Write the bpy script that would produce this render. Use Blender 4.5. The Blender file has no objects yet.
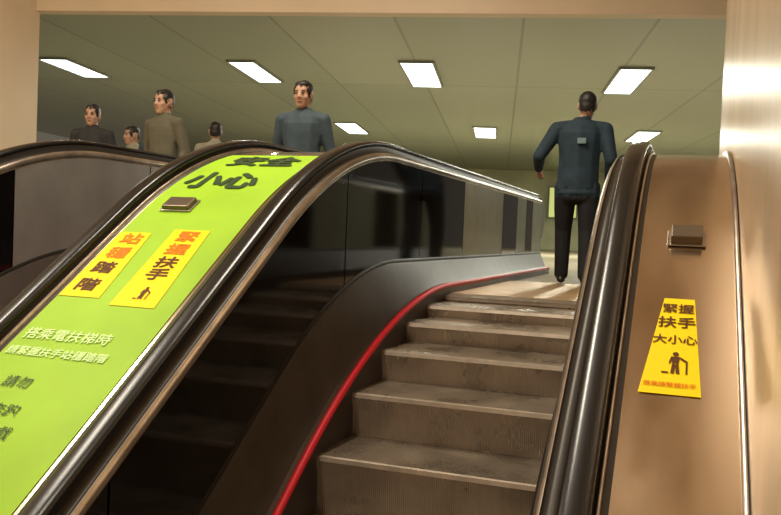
import bpy, bmesh, math, random
import numpy as np
from mathutils import Vector, Matrix
from mathutils.kdtree import KDTree
random.seed(4)
SC=bpy.context.scene; COL=SC.collection
SC.view_settings.view_transform='Standard'
TH=0.592
# ---------------------------------------------------------------- profiles
def prof(y,h,R,yb):
    y=y-yb; L=R*math.sin(TH)
    if y>=0: return h
    if y>-L: return h+math.sqrt(R*R-y*y)-R
    return h+R*math.cos(TH)-R+(y+L)*math.tan(TH)
def N(y,h=0): return prof(y,h,4.158,0.0)          # step nosing line
def H(y,h=0): return prof(y,0.914+h,2.564,-0.829)  # handrail line
# ---------------------------------------------------------------- materials
def mat(name,color,rough=.5,metal=0,noise=0,nscale=8,stretch=(1,1,1),bump=0,wave=None,emit=None,spec=.5,coat=0,color2=None,rvar=0):
    m=bpy.data.materials.new(name);m.use_nodes=True;nt=m.node_tree;b=nt.nodes['Principled BSDF']
    b.inputs['Base Color'].default_value=(*color,1);b.inputs['Roughness'].default_value=rough;b.inputs['Metallic'].default_value=metal
    b.inputs['Specular IOR Level'].default_value=spec;b.inputs['Coat Weight'].default_value=coat
    if emit: b.inputs['Emission Color'].default_value=(*emit[0],1);b.inputs['Emission Strength'].default_value=emit[1]
    if noise or bump or wave:
        tc=nt.nodes.new('ShaderNodeTexCoord');mp=nt.nodes.new('ShaderNodeMapping');mp.inputs['Scale'].default_value=stretch
        nt.links.new(tc.outputs['Object'],mp.inputs['Vector'])
        nz=nt.nodes.new('ShaderNodeTexNoise');nz.inputs['Scale'].default_value=nscale;nz.inputs['Detail'].default_value=6
        nt.links.new(mp.outputs[0],nz.inputs['Vector'])
        if rvar:
            mr2=nt.nodes.new('ShaderNodeMapRange');mr2.inputs[1].default_value=.3;mr2.inputs[2].default_value=.7;mr2.inputs[3].default_value=rough-rvar;mr2.inputs[4].default_value=rough+rvar
            nt.links.new(nz.outputs['Fac'],mr2.inputs[0]);nt.links.new(mr2.outputs[0],b.inputs['Roughness'])
        if noise:
            mr=nt.nodes.new('ShaderNodeValToRGB');c2=color2 or tuple(c*(1-noise) for c in color)
            mr.color_ramp.elements[0].position=.32;mr.color_ramp.elements[1].position=.68
            mr.color_ramp.elements[0].color=(*c2,1);mr.color_ramp.elements[1].color=(*color,1)
            nt.links.new(nz.outputs['Fac'],mr.inputs['Fac']);nt.links.new(mr.outputs[0],b.inputs['Base Color'])
        if wave:
            wv=nt.nodes.new('ShaderNodeTexWave');wv.bands_direction='X';wv.inputs['Scale'].default_value=wave
            nt.links.new(tc.outputs['Object'],wv.inputs['Vector'])
            bp=nt.nodes.new('ShaderNodeBump');bp.inputs['Strength'].default_value=.6;bp.inputs['Distance'].default_value=.004
            nt.links.new(wv.outputs['Fac'],bp.inputs['Height']);nt.links.new(bp.outputs[0],b.inputs['Normal'])
        elif bump:
            bp=nt.nodes.new('ShaderNodeBump');bp.inputs['Strength'].default_value=bump;bp.inputs['Distance'].default_value=.01
            nt.links.new(nz.outputs['Fac'],bp.inputs['Height']);nt.links.new(bp.outputs[0],b.inputs['Normal'])
    return m
M={}
M['deck']=mat('brushed_steel_warm',(.74,.59,.43),.19,.96,noise=.2,nscale=1.6,stretch=(3,1,1),rvar=.06)
M['green']=mat('green_vinyl',(.33,.58,.02),.5,0,noise=.14,nscale=3,spec=.25)
M['yellow']=mat('yellow_vinyl',(.90,.68,.0),.5,spec=.2)
M['orange']=mat('orange_print',(.75,.2,.0),.5,spec=.2)
M['white']=mat('white_print',(.62,.85,.35),.5,spec=.2)
M['darkprint']=mat('dark_print',(.03,.06,.02),.5,spec=.2)
M['redprint']=mat('brown_print',(.10,.03,.005),.5,spec=.2)
M['glass']=mat('black_glass_panel',(.006,.005,.005),.07,0,spec=.25)
M['greyp']=mat('grey_green_panel',(.42,.45,.34),.35,.15,noise=.2,nscale=4)
M['steelp']=mat('dark_steel_panel',(.36,.34,.32),.35,.5,noise=.2,nscale=4)
M['rubber']=mat('black_rubber',(.010,.009,.008),.25,0,spec=.4)
M['track']=mat('track_metal',(.60,.52,.43),.28,.9,noise=.45,nscale=6)
M['trim']=mat('dark_trim',(.03,.025,.02),.4,.5)
M['brown']=mat('brown_inner_deck',(.085,.065,.055),.42,.4,noise=.3,nscale=6)
M['red']=mat('red_strip',(.68,.015,.03),.4)
M['tread']=mat('tread_metal',(.46,.38,.29),.30,.7,noise=.4,nscale=4,wave=34,rvar=.1)
M['riser']=mat('riser_metal',(.40,.33,.26),.32,.6,noise=.35,nscale=5,wave=34,rvar=.1)
M['nose']=mat('nosing_metal',(.54,.46,.37),.35,.6,noise=.3,nscale=12)
M['landing']=mat('landing_plate',(.74,.46,.22),.32,.4,noise=.4,nscale=7,wave=30)  # bright orange base colour carries the warm highlight on the landing
M['floor']=mat('floor_tile',(.46,.39,.28),.35,0,noise=.3,nscale=3)
M['wall']=mat('beige_wall',(.72,.56,.38),.45,0,noise=.08,nscale=1.5)
M['wallr']=mat('polished_wall',(.56,.41,.26),.32,.2,noise=.28,nscale=1.4,stretch=(1,2.5,.4),spec=.35)
M['farwall']=mat('far_wall',(.85,.85,.52),.6,0,noise=.3,nscale=.8)
M['lamp']=mat('lamp_diffuser',(1,1,1),.4,emit=((.95,1,.97),5))
M['lampf']=mat('lamp_frame',(.3,.32,.28),.5)
M['ad']=mat('lightbox_face',(.8,.8,.2),.4,emit=((.55,.6,.2),.8))
M['bracket']=mat('bracket_metal',(.2,.16,.12),.35,.8,noise=.2,nscale=9)
M['skin']=mat('skin',(.50,.29,.19),.5)
M['hair']=mat('black_hair',(.015,.012,.01),.5,noise=.4,nscale=60,bump=.3)
M['navy']=mat('navy_uniform_cloth',(.016,.040,.060),.8,noise=.3,nscale=14,bump=.15)
M['trous']=mat('black_trouser_cloth',(.008,.008,.010),.85,noise=.3,nscale=12,bump=.15)
M['shoe']=mat('black_leather',(.01,.009,.008),.3)
M['blue']=mat('blue_grey_jacket',(.05,.08,.10),.8,noise=.3,nscale=12,bump=.15)
M['dark']=mat('charcoal_jacket',(.03,.03,.03),.8,noise=.3,nscale=12,bump=.15)
M['light']=mat('pale_shirt',(.36,.34,.25),.8,noise=.2,nscale=10,bump=.15)
M['olive']=mat('olive_jacket',(.12,.11,.07),.8,noise=.2,nscale=10,bump=.15)
M['refl']=mat('pale_back_patch',(.18,.28,.29),.4)
M['eye']=mat('eye',(.02,.015,.01),.15)
M['lip']=mat('lip',(.45,.16,.13),.5)
def ceilmat():
    m=mat('ceiling_panels',(.30,.35,.25),.36,0)
    nt=m.node_tree;b=nt.nodes['Principled BSDF']
    tc=nt.nodes.new('ShaderNodeTexCoord');mp=nt.nodes.new('ShaderNodeMapping');mp.inputs['Rotation'].default_value=(0,0,-math.radians(12))
    br=nt.nodes.new('ShaderNodeTexBrick');br.offset=0;br.inputs['Scale'].default_value=1;br.inputs['Brick Width'].default_value=1.55;br.inputs['Row Height'].default_value=9;br.inputs['Mortar Size'].default_value=.02
    br.inputs['Color1'].default_value=(.37,.39,.29,1);br.inputs['Color2'].default_value=(.32,.35,.26,1);br.inputs['Mortar'].default_value=(.22,.23,.17,1)
    nt.links.new(tc.outputs['Object'],mp.inputs[0]);nt.links.new(mp.outputs[0],br.inputs['Vector']);nt.links.new(br.outputs['Color'],b.inputs['Base Color'])
    return m
M['ceil']=ceilmat()
# ---------------------------------------------------------------- mesh helpers
def obj(name,verts,faces,mats,fm=None,parent=None,smooth=False):
    me=bpy.data.meshes.new(name);me.from_pydata([tuple(v) for v in verts],[],faces)
    for mm in (mats if isinstance(mats,list) else [mats]): me.materials.append(mm)
    if fm:
        for p,i in zip(me.polygons,fm): p.material_index=i
    if smooth:
        for p in me.polygons: p.use_smooth=True
    me.validate();o=bpy.data.objects.new(name,me);COL.objects.link(o)
    if parent: o.parent=parent
    return o
def fixn(o):
    bm=bmesh.new();bm.from_mesh(o.data);bmesh.ops.recalc_face_normals(bm,faces=bm.faces);bm.to_mesh(o.data);bm.free();return o
def empty(name,loc=(0,0,0)):
    e=bpy.data.objects.new(name,None);e.location=loc;e.empty_display_size=.1;COL.objects.link(e);return e
def box(name,lo,hi,m,parent=None,bev=0):
    x0,y0,z0=lo;x1,y1,z1=hi
    v=[(x0,y0,z0),(x1,y0,z0),(x1,y1,z0),(x0,y1,z0),(x0,y0,z1),(x1,y0,z1),(x1,y1,z1),(x0,y1,z1)]
    f=[(0,3,2,1),(4,5,6,7),(0,1,5,4),(1,2,6,5),(2,3,7,6),(3,0,4,7)]
    o=obj(name,v,f,m,parent=parent)
    if bev:
        b=o.modifiers.new('bevel','BEVEL');b.width=bev;b.segments=3
    return o
YS=[-8+.5*i for i in range(9)]+[-3.4+.09*i for i in range(42)]+[.6,1.2,1.8,2.4,3.0,3.6,4.2]
def ys(a,b): return sorted(set([a,b]+[y for y in YS if a<y<b]))
def sweep(name,sec,m,parent,a=-8,b=4.4,closed=False,smooth=True,caps=False):
    Y=ys(a,b);n=len(sec);v=[];f=[]
    for y in Y:
        for (x,fn,h) in sec: v.append((x,y,fn(y,0)+h))
    for i in range(len(Y)-1):
        for j in range(n if closed else n-1):
            k=(j+1)%n
            f.append((i*n+j,i*n+k,(i+1)*n+k,(i+1)*n+j))
    if caps and closed:
        f.append(tuple(range(n)));f.append(tuple((len(Y)-1)*n+j for j in range(n)))
    o=obj(name,v,f,m,parent=parent,smooth=smooth)
    if closed: fixn(o)
    return o
def handrail(name,x,parent,a=-8,b=4.4):
    Y=ys(a,b);path=[(y,H(y)) for y in Y];r=.27
    for i in range(1,13):
        t=math.pi*i/12;path.append((b+r*math.sin(t),H(b)-r+r*math.cos(t)))
    for i in range(1,7): path.append((b-.3*i/6,H(b)-2*r))
    n=14;v=[];f=[]
    for i,(y,z) in enumerate(path):
        p0=path[max(0,i-1)];p1=path[min(len(path)-1,i+1)]
        ty,tz=p1[0]-p0[0],p1[1]-p0[1];l=math.hypot(ty,tz);ny,nz=-tz/l,ty/l
        for j in range(n):
            t=2*math.pi*j/n;cx_=math.copysign(abs(math.cos(t))**.7,math.cos(t))*.043;cz_=math.copysign(abs(math.sin(t))**.8,math.sin(t))*.019
            v.append((x+cx_,y+ny*cz_,z+nz*cz_))
    for i in range(len(path)-1):
        for j in range(n):
            k=(j+1)%n;f.append((i*n+j,i*n+k,(i+1)*n+k,(i+1)*n+j))
    f.append(tuple(range(n)));f.append(tuple((len(path)-1)*n+j for j in range(n)))
    return fixn(obj(name,v,f,M['rubber'],parent=parent,smooth=True))
# ---------------------------------------------------------------- escalator
Y0=-2.141
def steps(parent,xc):
    k=-14
    v=[];f=[];fm=[]
    def q(pts,mi):
        b=len(v);v.extend(pts);f.append((b,b+1,b+2,b+3));fm.append(mi)
    xl,xr=xc-.497,xc+.497
    while True:
        y=Y0+.4*k
        if y>-.1: break
        z=N(y);y2=min(y+.4,0.0)
        zl=N(y-.4)
        q([(xl,y,z-.022),(xr,y,z-.022),(xr,y+.006,z-.004),(xl,y+.006,z-.004)],2)
        q([(xl,y+.006,z-.004),(xr,y+.006,z-.004),(xr,y+.018,z),(xl,y+.018,z)],2)
        q([(xl,y+.018,z),(xr,y+.018,z),(xr,y2+.03,z),(xl,y2+.03,z)],0)
        pts=[(y,z-.022),(y+.018,z-.08),(y+.028,(z+zl)/2-.05),(y+.03,zl-.03)]
        for (a,b),(c,d) in zip(pts[:-1],pts[1:]): q([(xl,a,b),(xl,c,d),(xr,c,d),(xr,a,b)],1)
        k+=1
    o=obj('steps',v,f,[M['tread'],M['riser'],M['nose']],fm,parent)
    fixn(o)
    v=[];f=[]
    n=60
    for i in range(n):
        x0=xl+(xr-xl)*i/n;w=(xr-xl)/n*.55
        b=len(v);v+= [(x0,-.17,.001),(x0+w,-.17,.001),(x0+w,0,.012),(x0,0,.012),(x0,-.17,-.02),(x0+w,-.17,-.02)]
        f+= [(b,b+1,b+2,b+3),(b,b+4,b+5,b+1)]
    obj('comb_teeth',v,f,M['nose'],parent=parent)
    box('comb_plate',(xl-.0,-.0,-.05),(xr+.0,.25,.012),M['landing'],parent)
    box('landing_plate',(xl-.12,.25,-.05),(xr+.12,2.1,.010),M['landing'],parent)
def balustrade(parent,side,xs,xp,xh,xd,panels,pre,red='red'):
    s=side
    sweep(pre+'skirt',[(xs,N,-.30),(xs,N,.055)],M['brown'],parent)
    sweep(pre+'red_strip',[(xs-s*.004,N,.05),(xs-s*.012,N,.066),(xs+s*.004,N,.082),(xs+s*.022,N,.078),(xs+s*.022,N,.05)],M[red],parent,closed=True)
    sweep(pre+'inner_deck',[(xs+s*.02,N,.072),(xs+s*.05,N,.085),(xp-s*.012,H,-.69),(xp,H,-.68)],M['brown'],parent)
    for i,(a,b,mk) in enumerate(panels):
        sweep(pre+'panel_%d'%(i+1),[(xp,H,-.70),(xp,H,-.07)],M[mk],parent,a+.006,b-.006,smooth=True)
    sweep(pre+'panel_backing',[(xp+s*.02,H,-.9),(xp+s*.02,H,-.07)],M['trim'],parent)
    sweep(pre+'panel_base_trim',[(xp-s*.002,H,-.70),(xp-s*.008,H,-.69),(xp-s*.008,H,-.675),(xp-s*.001,H,-.665)],M['trim'],parent)
    sweep(pre+'inner_track',[(xp,H,-.095),(xp-s*.008,H,-.075),(xp+s*.002,H,-.056),(xp+s*.012,H,-.050)],M['track'],parent)
    sweep(pre+'inner_channel',[(xp+s*.012,H,-.050),(xp+s*.015,H,-.062),(xh-s*.046,H,-.045),(xh-s*.040,H,-.014)],M['trim'],parent)
    sweep(pre+'guide',[(xh-s*.03,H,-.03),(xh-s*.03,H,-.012),(xh+s*.03,H,-.012),(xh+s*.03,H,-.03)],M['trim'],parent)
    sweep(pre+'outer_channel',[(xh+s*.03,H,-.014),(xh+s*.046,H,-.045),(xh+s*.05,H,-.045)],M['trim'],parent)
    sweep(pre+'outer_track',[(xh+s*.05,H,-.045),(xh+s*.051,H,-.028),(xh+s*.058,H,-.028),(xh+s*.060,H,-.045)],M['track'],parent)
    sweep(pre+'outer_trim',[(xh+s*.060,H,-.045),(xd,H,-.05)],M['trim'],parent)
    handrail(pre+'handrail',xh,parent)
    v=[];f=[];b=4.4
    for xx in (xp,xh+s*.05):
        for i in range(13):
            t=math.pi*i/12;v.append((xx,b+.245*math.sin(t),H(b)-.27+.245*math.cos(t)))
        v.append((xx,b+.05,.0));v.append((xx,b-.02,.0));v.append((xx,b-.02,H(b)-.03))
    n=16
    f.append(tuple(range(n)));f.append(tuple(range(n,2*n)))
    for i in range(n):
        j=(i+1)%n;f.append((i,j,n+j,n+i))
    fixn(obj(pre+'newel',v,f,M['steelp'],parent=parent))
esc=empty('escalator')
steps(esc,0)
LP=[(-8,-5.2,'glass'),(-5.2,-3.4,'glass'),(-3.4,-1.6,'glass'),(-1.6,-.35,'glass'),(-.35,.75,'glass'),(.75,2.2,'greyp'),(2.2,2.9,'glass'),(2.9,3.4,'greyp'),(3.4,3.8,'glass'),(3.8,4.4,'greyp')]
balustrade(esc,-1,-.50,-.62,-.70,-.80,LP,'left_')
balustrade(esc,1,.50,.662,.765,.845,LP,'right_','trim')
esc2=empty('escalator.001')
steps(esc2,-2.14)
LP2=[(-8,-5.2,'glass'),(-5.2,-3.4,'glass'),(-3.4,-1.65,'glass'),(-1.65,-.35,'steelp'),(-.35,1.1,'steelp'),(1.1,2.6,'steelp'),(2.6,4.4,'glass')]
balustrade(esc2,-1,-2.64,-2.70,-2.78,-2.88,LP2,'left_')
balustrade(esc2,1,-1.64,-1.555,-1.475,-1.405,LP,'right_')
# ---------------------------------------------------------------- decks between / beside
def deckmap(x,y,off=0.0): return Vector((x,y,H(y)-.05+off))
med=empty('escalator_median_deck')
sweep('deck_sheet',[(-1.406,H,-.05),(-1.09,H,-.048),(-.799,H,-.05)],M['deck'],med,a=-8,b=4.4)
sd=empty('escalator_side_deck')
sweep('deck_sheet',[(.844,H,-.05),(1.0,H,-.048),(1.175,H,-.05)],M['deck'],sd,a=-8,b=4.4)
sweep('deck_lip',[(1.160,H,-.05),(1.160,H,-.03),(1.175,H,-.03)],M['track'],sd,a=-8,b=4.4)
sd2=empty('escalator_side_deck')
sweep('deck_sheet',[(-3.2,H,-.05),(-2.879,H,-.05)],M['deck'],sd2,a=-8,b=4.4)
box('deck_end_panel',(-1.40,4.38,0),(-.78,4.42,.86),M['steelp'],med)
box('deck_end_panel',(.80,4.38,0),(1.175,4.42,.86),M['steelp'],sd)
import bisect
AY=[-8+.01*i for i in range(1241)];AS=[0]
for i in range(1,len(AY)): AS.append(AS[-1]+math.hypot(.01,H(AY[i])-H(AY[i-1])))
def y_at(y0,ds):
    s0=AS[int(round((y0+8)/.01))]+ds
    i=min(max(bisect.bisect(AS,s0),1),len(AS)-1)
    t=(s0-AS[i-1])/(AS[i]-AS[i-1]);return AY[i-1]+.01*t
def patch(name,corners,m,parent,off,n=24,k=6):
    bl,br,tr,tl=[Vector(c) for c in corners];v=[];f=[]
    for i in range(n+1):
        for j in range(k+1):
            a=bl.lerp(tl,i/n);b=br.lerp(tr,i/n);p=a.lerp(b,j/k);v.append(deckmap(p.x,p.y,off))
    for i in range(n):
        for j in range(k):
            q=i*(k+1)+j;f.append((q,q+1,q+k+2,q+k+1))
    return obj(name,v,f,m,parent=parent,smooth=True)
def text(name,s,x,y,size,m,parent,off=.009,bold=.0,sx=1.0,sy=1.0):
    c=bpy.data.curves.new(name,'FONT');c.body=s;c.size=size;c.align_x='CENTER';c.align_y='CENTER'
    o=bpy.data.objects.new(name,c);COL.objects.link(o);dg=bpy.context.evaluated_depsgraph_get()
    me=bpy.data.meshes.new_from_object(o.evaluated_get(dg));bpy.data.objects.remove(o)
    V=[v.co.copy() for v in me.vertices];F=[tuple(p.vertices) for p in me.polygons]
    sh=[(0,0)] if not bold else [(0,0),(bold,0),(-bold,0),(0,bold),(0,-bold),(bold*.7,bold*.7),(-bold*.7,-bold*.7),(bold*.7,-bold*.7),(-bold*.7,bold*.7)]
    vv=[];ff=[]
    for i,(du,dv) in enumerate(sh):
        b=len(vv)
        for p in V: vv.append(deckmap(x+p.x*sx+du,y_at(y,p.y*sy+dv),off+.00005*i))
        ff+=[tuple(j+b for j in t) for t in F]
    return obj(name,vv,ff,m,parent=parent)
def shape(name,pts,x,y,s,m,parent,off=.009):
    v=[];f=[]
    for poly in pts:
        b=len(v)
        for (a,c) in poly: v.append(deckmap(x+a*s,y_at(y,c*s),off))
        f.append(tuple(range(b,b+len(poly))))
    return obj(name,v,f,m,parent=parent)
def disc(cx_,cy_,r,n=16): return [(cx_+r*math.cos(2*math.pi*i/n),cy_+r*math.sin(2*math.pi*i/n)) for i in range(n)]
def person_picto():
    return [disc(0,.85,.14),[(-.2,.66),(-.14,.2),(.14,.2),(.2,.66)],[(-.14,.2),(-.2,-.5),(-.04,-.5),(0,.1)],[(0,.1),(.04,-.5),(.2,-.5),(.14,.2)],
            [(.2,.66),(.2,.5),(.5,.25),(.56,.36)],[(-.2,.66),(-.3,.2),(-.22,.16),(-.16,.5)],[(.46,-.5),(.46,.3),(.54,.3),(.54,-.5)],[(-.6,-.5),(-.6,-.4),(-.3,-.4),(-.3,-.5)]]
post=empty('green_advert_poster')
patch('vinyl',[(-1.395,-5.5),(-.815,-5.5),(-.815,-1.42),(-1.395,-1.42)],M['green'],post,.004,80)
def label(corners,nm):
    patch(nm+'_yellow',corners,M['yellow'],post,.007)
label([(-1.39,-2.76),(-1.19,-2.76),(-1.23,-2.37),(-1.395,-2.37)],'label_a')
for i,ch in enumerate('站穩踏階'): text('label_a_char_%d'%i,ch,-1.30,-2.42-.092*i,.085,M['orange'] if i<2 else M['redprint'],post,off=.010,bold=.0018,sx=1.3)
label([(-1.12,-2.79),(-.91,-2.79),(-.95,-2.34),(-1.13,-2.34)],'label_b')
for i,ch in enumerate('緊握扶手'): text('label_b_char_%d'%i,ch,-1.035+.004*i,-2.39-.078*i,.082,M['orange'] if i<2 else M['redprint'],post,off=.010,bold=.0018,sx=1.35)
shape('label_b_pictogram',person_picto(),-1.01,-2.73,.052,M['redprint'],post,.010)
text('headline_a','小心',-1.15,-1.93,.22,M['darkprint'],post,bold=.009,sx=.9)
text('headline_b','安全',-1.09,-1.62,.22,M['darkprint'],post,bold=.008,sx=.9,sy=1.0)
text('white_line_a','搭乘電扶梯時',-1.17,-2.96,.066,M['white'],post,bold=.001)
text('white_line_b','請緊握扶手站穩踏階',-1.15,-3.04,.05,M['white'],post,bold=.001)
for i,(t,x,y) in enumerate([('請勿',-1.20,-3.17),('奔跑',-1.15,-3.28),('嬉戲',-1.11,-3.36)]): text('dark_line_%d'%i,t,x,y,.062,M['darkprint'],post)
sg=empty('handrail_warning_sign')
patch('sticker',[(.885,-2.95),(1.06,-2.95),(1.035,-2.57),(.94,-2.57)],M['yellow'],sg,.006)
text('text_a','緊握',.985,-2.615,.050,M['redprint'],sg,bold=.0008);text('text_b','扶手',.983,-2.68,.058,M['redprint'],sg,bold=.001)
text('text_c','大小心',.98,-2.75,.045,M['redprint'],sg,bold=.0007)
shape('pictogram',person_picto(),.985,-2.845,.065,M['redprint'],sg)
text('text_d','搭乘請緊握扶手',.972,-2.925,.0215,M['orange'],sg,bold=.0003)
def bracket(x,y,w=.11,l=.07,h=.035):
    o=empty('deck_stopper')
    z=H(y)-.05
    t=math.atan((H(y+.05)-H(y-.05))/.1)
    box('block',(-w/2,-l/2,0.006),(w/2,l/2,h),M['bracket'],o,.006)
    box('foot',(-w/2-.012,-l/2-.008,.006),(w/2+.012,l/2+.008,.011),M['track'],o,.002)
    o.location=(x,y,z);o.rotation_euler=(t,0,0)
bracket(1.0,-2.27,.11,.08,.045);bracket(-1.22,-2.17,.14,.09,.03)
# ---------------------------------------------------------------- room
box('floor',(-14,.25,-.35),(9,26,-.0),M['floor'])
box('mezzanine_floor',(-6.7,-10,-.35),(-3.2,.25,0),M['floor'])
box('lower_floor',(-6.7,-12,-5.4),(1.175,.3,-5.2),M['floor'])
A=math.radians(12)
ca,sa=math.cos(A),math.sin(A)
def hall(u,v): return (-6.73+u*ca-v*sa,2.97+u*sa+v*ca)
def slab(name,u0,u1,v0,v1,z0,z1,m):
    c=[hall(u0,v0),hall(u1,v0),hall(u1,v1),hall(u0,v1)]
    return obj(name,[(p[0],p[1],z0) for p in c]+[(p[0],p[1],z1) for p in c],[(0,3,2,1),(4,5,6,7),(0,1,5,4),(1,2,6,5),(2,3,7,6),(3,0,4,7)],m)
slab('ceiling',-8,15,0,24,3.0,3.1,M['ceil'])
slab('ceiling_bulkhead',-8,15,-.18,-.002,2.97,5.2,M['wall'])
slab('wall_back',-8,15,22.5,22.8,0,3.0,M['farwall'])
box('wall_left',(-7.0,-12,-5.4),(-6.7,2.85,5.2),M['wall'])
box('wall_right',(1.18,-12,-5.4),(1.42,.4,5.2),M['wallr'])
box('wall_rear',(-7,-12.2,-5.4),(1.42,-12,5.2),M['wall'])
box('ceiling_shaft',(-7,-12,5.2),(3,5.5,5.3),M['wall'])
def lamp(x,y,w,l,z=3.0,power=40,rot=A,col=(.95,1,.93)):
    e=empty('ceiling_light',(x,y,z));e.rotation_euler=(0,0,rot)
    fr=.035
    box('diffuser',(-w/2,-l/2,-.03),(w/2,l/2,-.012),M['lamp'],e)
    box('frame_a',(-w/2-fr,-l/2-fr,-.04),(-w/2,l/2+fr,0),M['lampf'],e);box('frame_b',(w/2,-l/2-fr,-.04),(w/2+fr,l/2+fr,0),M['lampf'],e)
    box('frame_c',(-w/2,-l/2-fr,-.04),(w/2,-l/2,0),M['lampf'],e);box('frame_d',(-w/2,l/2,-.04),(w/2,l/2+fr,0),M['lampf'],e)
    ld=bpy.data.lights.new('tube_light','AREA');ld.shape='RECTANGLE';ld.size=w;ld.size_y=l;ld.energy=power;ld.color=col
    lo=bpy.data.objects.new('tube_light',ld);COL.objects.link(lo);lo.parent=e;lo.location=(0,0,-.06)
for (x,y,w,l,p) in [(-8.9,6.1,.45,1.5,70),(-5.85,6.85,.40,1.7,85),(-3.15,7.45,.48,2.0,95),(-.02,8.4,.44,2.1,95),(-7.0,13.9,.5,2.0,180),(-3.8,14.8,.5,2.0,220),(-.1,15.6,.5,2.0,220),(2.65,17.5,.5,2.0,220),(3.4,9.2,.55,2,90)]:
    lamp(x,y,w,l,power=p,col=(1,1,.84))
for (x,y) in [(-1.2,-1.2),(-1.2,-5.5),(-4.5,-3.0)]:  # unseen shaft fixtures, added to throw warm light on decks and steps
    lamp(x,y,.5,1.8,z=5.2,power=190,rot=0,col=(1,.89,.72))
bx=empty('advert_lightbox')
p=hall(8.1,22.3)
box('case',(-.55,-.1,.0),(.55,.12,1.2),M['lampf'],bx);box('face',(-.5,-.13,.05),(.5,-.1,1.15),M['ad'],bx)
bx.location=(p[0],p[1],1.2);bx.rotation_euler=(0,0,A)
w=bpy.data.worlds.new('World');SC.world=w;w.use_nodes=True
w.node_tree.nodes['Background'].inputs[0].default_value=(1,.85,.65,1);w.node_tree.nodes['Background'].inputs[1].default_value=.12
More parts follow.
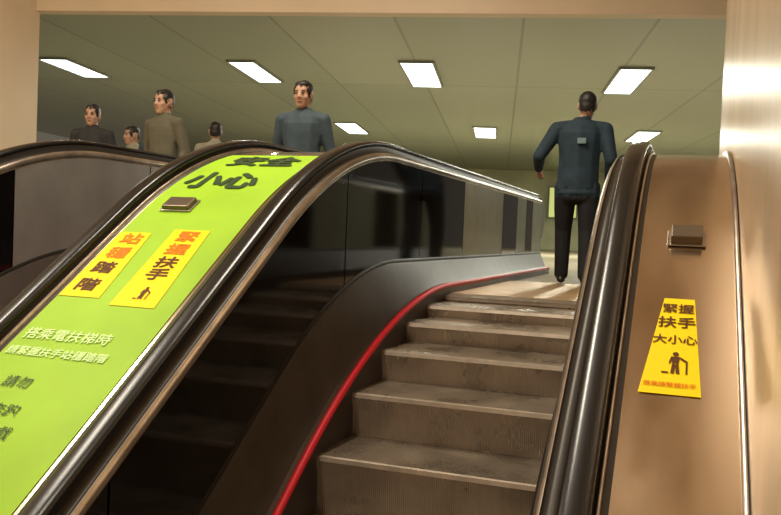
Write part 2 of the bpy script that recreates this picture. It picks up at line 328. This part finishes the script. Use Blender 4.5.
# ---------------------------------------------------------------- people
def ico():
    bm=bmesh.new();bmesh.ops.create_icosphere(bm,subdivisions=2,radius=1);v=[tuple(x.co) for x in bm.verts];f=[tuple(x.index for x in fc.verts) for fc in bm.faces];bm.free();return np.array(v),f
IV,IF=ico()
def human(name,loc,face,P,mats,voxel=.009,height=1.72):
    V=[];F=[];Lb=[];cnt=[0];bk=P.get('bulk',1.0)
    def ell(c,s,lab):
        b=cnt[0];V.append(IV*np.array(s)+np.array(c));F.extend([tuple(i+b for i in t) for t in IF]);Lb.extend([lab]*len(IV));cnt[0]+=len(IV)
    def chain(pts,lab,sc=(1,1,1)):
        for (p0,r0),(p1,r1) in zip(pts[:-1],pts[1:]):
            p0=np.array(p0,float);p1=np.array(p1,float)
            if lab in('top','bottom'): r0*=bk;r1*=bk
            d=np.linalg.norm(p1-p0);n=max(2,int(d/(.3*min(r0,r1)))+1)
            for i in range(n+1):
                t=i/n;rr=r0+(r1-r0)*t;ell(p0+(p1-p0)*t,(rr*sc[0],rr*sc[1],rr*sc[2]),lab)
    lean=P.get('lean',(0,0))
    def T(x,y,z):
        t=max(0,z-.92);return (x+lean[0]*t,y+lean[1]*t,z)
    rings=[(.84,.162,.114),(.96,.160,.114),(1.06,.156,.108),(1.16,.158,.110),(1.26,.170,.114),(1.35,.178,.114),(1.41,.160,.095),(1.45,.11,.075)]
    for (z0,a0,b0),(z1,a1,b1) in zip(rings[:-1],rings[1:]):
        for i in range(6):
            t=i/6;ell(T(0,0,z0+(z1-z0)*t),((a0+(a1-a0)*t)*bk,(b0+(b1-b0)*t)*bk,.045),'top')
    for i in range(8): ell((0,0,.77+.012*i),((.146-.003*abs(4-i))*bk,.105*bk,.05),'bottom')
    ell((-.06,-.04,.80),(.085,.085,.09),'bottom');ell((.06,-.04,.80),(.085,.085,.09),'bottom')
    for i in range(56):
        t=2*math.pi*i/56;ell((.150*bk*math.cos(t),.104*bk*math.sin(t),.82),(.016,.016,.022),'top')
    for i in range(36):
        t=2*math.pi*i/36;ell(T(.066*math.cos(t),-.005+.06*math.sin(t),1.475+.008*-math.sin(t)),(.014,.014,.02),'top')
    for sd_,k in ((-1,'L'),(1,'R')):
        sh=T(sd_*.175*bk,0,1.39);el=P['el'+k];wr=P['wr'+k]
        chain([(T(sd_*.09,0,1.42),.05),(sh,.062)],'top')
        mid=tuple((np.array(sh)+np.array(el))/2)
        chain([(sh,.062),(mid,.055),(el,.048)],'top')
        chain([(el,.048),(tuple(np.array(el)*.6+np.array(wr)*.4),.045),(wr,.034)],'top')
        ell(wr,(.037,.037,.037),'top')
        d=np.array(wr)-np.array(el);d/=np.linalg.norm(d)
        side=np.cross(d,np.array(P.get('pn'+k,(sd_,0,0)),float));side/=np.linalg.norm(side);nrm=np.cross(side,d)
        w0=np.array(wr)+d*.02
        for j in range(4):
            o_=(j-1.5)*.020;chain([(tuple(w0+side*o_*.7),.017),(tuple(w0+d*.085+side*o_),.014)],'skin')
        inn=nrm*-1
        for j,Lf in enumerate((.066,.076,.072,.056)):
            o_=(j-1.5)*.021;a=w0+d*.085+side*o_;b_=a+(d*.9+inn*.35)*Lf*.45;c_=b_+(d*.55+inn*.8)*Lf*.32;e_=c_+(d*.1+inn*1.0)*Lf*.28
            chain([(tuple(a),.0105),(tuple(b_),.0098),(tuple(c_),.009),(tuple(e_),.008)],'skin')
        a=w0+d*.02-side*.03;b_=a+(d*.6-side*.6+inn*.3)*.04;c_=b_+(d*.9-side*.1+inn*.35)*.034
        chain([(tuple(a),.014),(tuple(b_),.0115),(tuple(c_),.0095)],'skin')
        hp=(sd_*.085*bk,0,.86);kn=P['kn'+k];an=P['an'+k];kp=np.array(kn,float);ap=np.array(an,float)
        chain([(hp,.088),(tuple((np.array(hp)+kp)/2),.080),(kn,.066)],'bottom')
        chain([(kn,.066),(tuple(kp*.6+ap*.4),.060),(tuple(ap+np.array((0,-.005,.0))),.054)],'bottom')
        fo=np.array(P.get('ft'+k,(0,1,0)),float);fo/=np.linalg.norm(fo)
        hl=ap+np.array((0,0,-.055))-fo*.045;toe=np.array((ap[0],ap[1],0))+fo*.165+np.array((0,0,.030))
        chain([(tuple(hl),.036),(tuple((hl+toe)/2+np.array((0,0,.008))),.040),(tuple(toe),.032)],'shoe',(1.05,1,.85))
    hx,hy=P.get('head',(0,0));yaw=P.get('hyaw',0);cyw,syw=math.cos(yaw),math.sin(yaw)
    nb=T(0,-.005,1.43);hc=np.array(T(hx,.02+hy,1.60))
    chain([(nb,.058),(tuple(hc+np.array((0,-.02,-.07))),.052)],'skin')
    hk=P.get('hscale',1.0)
    def hp_(x,y,z): return tuple(hc+np.array(((x*cyw-y*syw)*hk,(x*syw+y*cyw)*hk,z*hk)))
    def hell(c,s,lab):
        ell(hp_(*c),tuple(q*hk for q in s),lab)
    hell((0,-.01,.02),(.072,.088,.095),'skin');hell((0,.02,-.03),(.060,.068,.085),'skin');hell((0,.045,-.085),(.036,.036,.028),'skin')
    hell((0,.03,.035),(.062,.058,.05),'skin')
    for t in range(5): hell((0,.086+.004*t,.012-.009*t),(.009+.001*t,.010,.010),'skin')
    hell((-.012,.09,-.026),(.009,.009,.007),'skin');hell((.012,.09,-.026),(.009,.009,.007),'skin')
    for sx_ in (-1,1):
        hell((sx_*.074,-.005,-.005),(.010,.018,.030),'skin');hell((sx_*.079,-.012,.010),(.008,.014,.016),'skin')
        hell((sx_*.04,.055,-.02),(.022,.022,.02),'skin')
    hell((0,-.022,.045),(.080,.090,.088),'hair');hell((0,-.045,.0),(.074,.066,.09),'hair');hell((0,.030,.085),(.062,.05,.030),'hair')
    for sx_ in (-1,1): hell((sx_*.062,.012,.035),(.016,.03,.045),'hair')
    V=np.concatenate(V)
    me=bpy.data.meshes.new(name+'_src');me.from_pydata(V.tolist(),[],F)
    o=bpy.data.objects.new('tmp',me);COL.objects.link(o)
    rm=o.modifiers.new('r','REMESH');rm.mode='VOXEL';rm.voxel_size=voxel
    sm=o.modifiers.new('s','SMOOTH');sm.factor=.5;sm.iterations=4
    dg=bpy.context.evaluated_depsgraph_get();m2=bpy.data.meshes.new_from_object(o.evaluated_get(dg));bpy.data.objects.remove(o)
    kd=KDTree(len(V))
    for i,p_ in enumerate(V): kd.insert(p_,i)
    kd.balance()
    labs=['top','bottom','shoe','skin','hair'];m2.materials.clear()
    for l in labs: m2.materials.append(mats[l])
    for p_ in m2.polygons:
        near=kd.find_n(p_.center,5);s_={}
        for (_,i,dd) in near: s_[Lb[i]]=s_.get(Lb[i],0)+1/(dd+.002)
        p_.material_index=labs.index(max(s_,key=s_.get));p_.use_smooth=True
    e=empty(name,loc);e.rotation_euler=(0,0,face);k=height/1.755;e.scale=(k,k,k)
    body=bpy.data.objects.new('body',m2);COL.objects.link(body);body.parent=e
    def small(nm,c,s,m):
        q=(IV*np.array(s)*hk+np.array(hp_(*c))).tolist();obj(nm,q,IF,m,parent=e,smooth=True)
    for sx_ in (-1,1):
        small('eye',(sx_*.03,.084,.008),(.011,.008,.006),M['eye']);small('eyebrow',(sx_*.031,.086,.028),(.016,.006,.004),M['hair'])
    small('mouth',(0,.086,-.055),(.022,.008,.006),M['lip'])
    return e
walk=dict(lean=(.02,.06),bulk=1.2,hscale=1.06,elL=(-.345,-.06,1.14),wrL=(-.36,.16,1.05),elR=(.28,-.05,1.12),wrR=(.27,.10,.95),
    knL=(-.11,.10,.50),anL=(-.11,.10,.095),knR=(.10,-.02,.48),anR=(.10,-.14,.10),pnL=(-1,0,0),pnR=(1,0,0),head=(.04,0))
def mm(top,bottom='trous'): return dict(top=M[top],bottom=M[bottom],shoe=M['shoe'],skin=M['skin'],hair=M['hair'])
man=human('station_officer',(.085,1.93,.011),.10,walk,mm('navy'),.0085,1.72)
box('back_patch',(-.015,-.142,1.25),(.060,-.118,1.30),M['refl'],man,.004)
stand=dict(bulk=1.08,hscale=1.08,elL=(-.25,-.04,1.12),wrL=(-.26,.05,.87),elR=(.25,-.04,1.12),wrR=(.26,.05,.87),
    knL=(-.09,.03,.49),anL=(-.095,0,.095),knR=(.09,.03,.49),anR=(.10,.02,.095))
human('commuter',(-5.15,2.0,0),math.pi+.3,stand,mm('dark'),.011,1.69)
human('commuter',(-3.85,1.45,0),math.pi-.2,stand,mm('olive'),.011,1.73)
human('commuter',(-1.86,.42,.01),math.pi+.1,stand,mm('blue'),.010,1.57)
human('commuter',(-5.45,3.1,0),math.pi-.5,stand,mm('light'),.012,1.60)
human('commuter',(-4.35,3.2,0),.6,stand,mm('light'),.012,1.66)
human('commuter',(-4.75,2.6,0),math.pi,stand,mm('blue'),.012,1.60)
# ---------------------------------------------------------------- camera
cx,cy,cz,yaw,pitch,roll,f=0.994,-5.489,0.406,0.339,-0.03,0.041,831.387
fw=Vector((-math.sin(yaw)*math.cos(pitch),math.cos(yaw)*math.cos(pitch),math.sin(pitch)))
r=Vector((math.cos(yaw),math.sin(yaw),0));u=r.cross(fw)
c,s=math.cos(roll),math.sin(roll);r2=r*c+u*s;u2=-r*s+u*c
cd=bpy.data.cameras.new('camera');cam=bpy.data.objects.new('camera',cd);COL.objects.link(cam)
cd.sensor_fit='HORIZONTAL';cd.sensor_width=36;cd.lens=36*f/781;cd.clip_start=.02
cam.matrix_world=Matrix(((r2.x,u2.x,-fw.x,cx),(r2.y,u2.y,-fw.y,cy),(r2.z,u2.z,-fw.z,cz),(0,0,0,1)))
SC.camera=cam
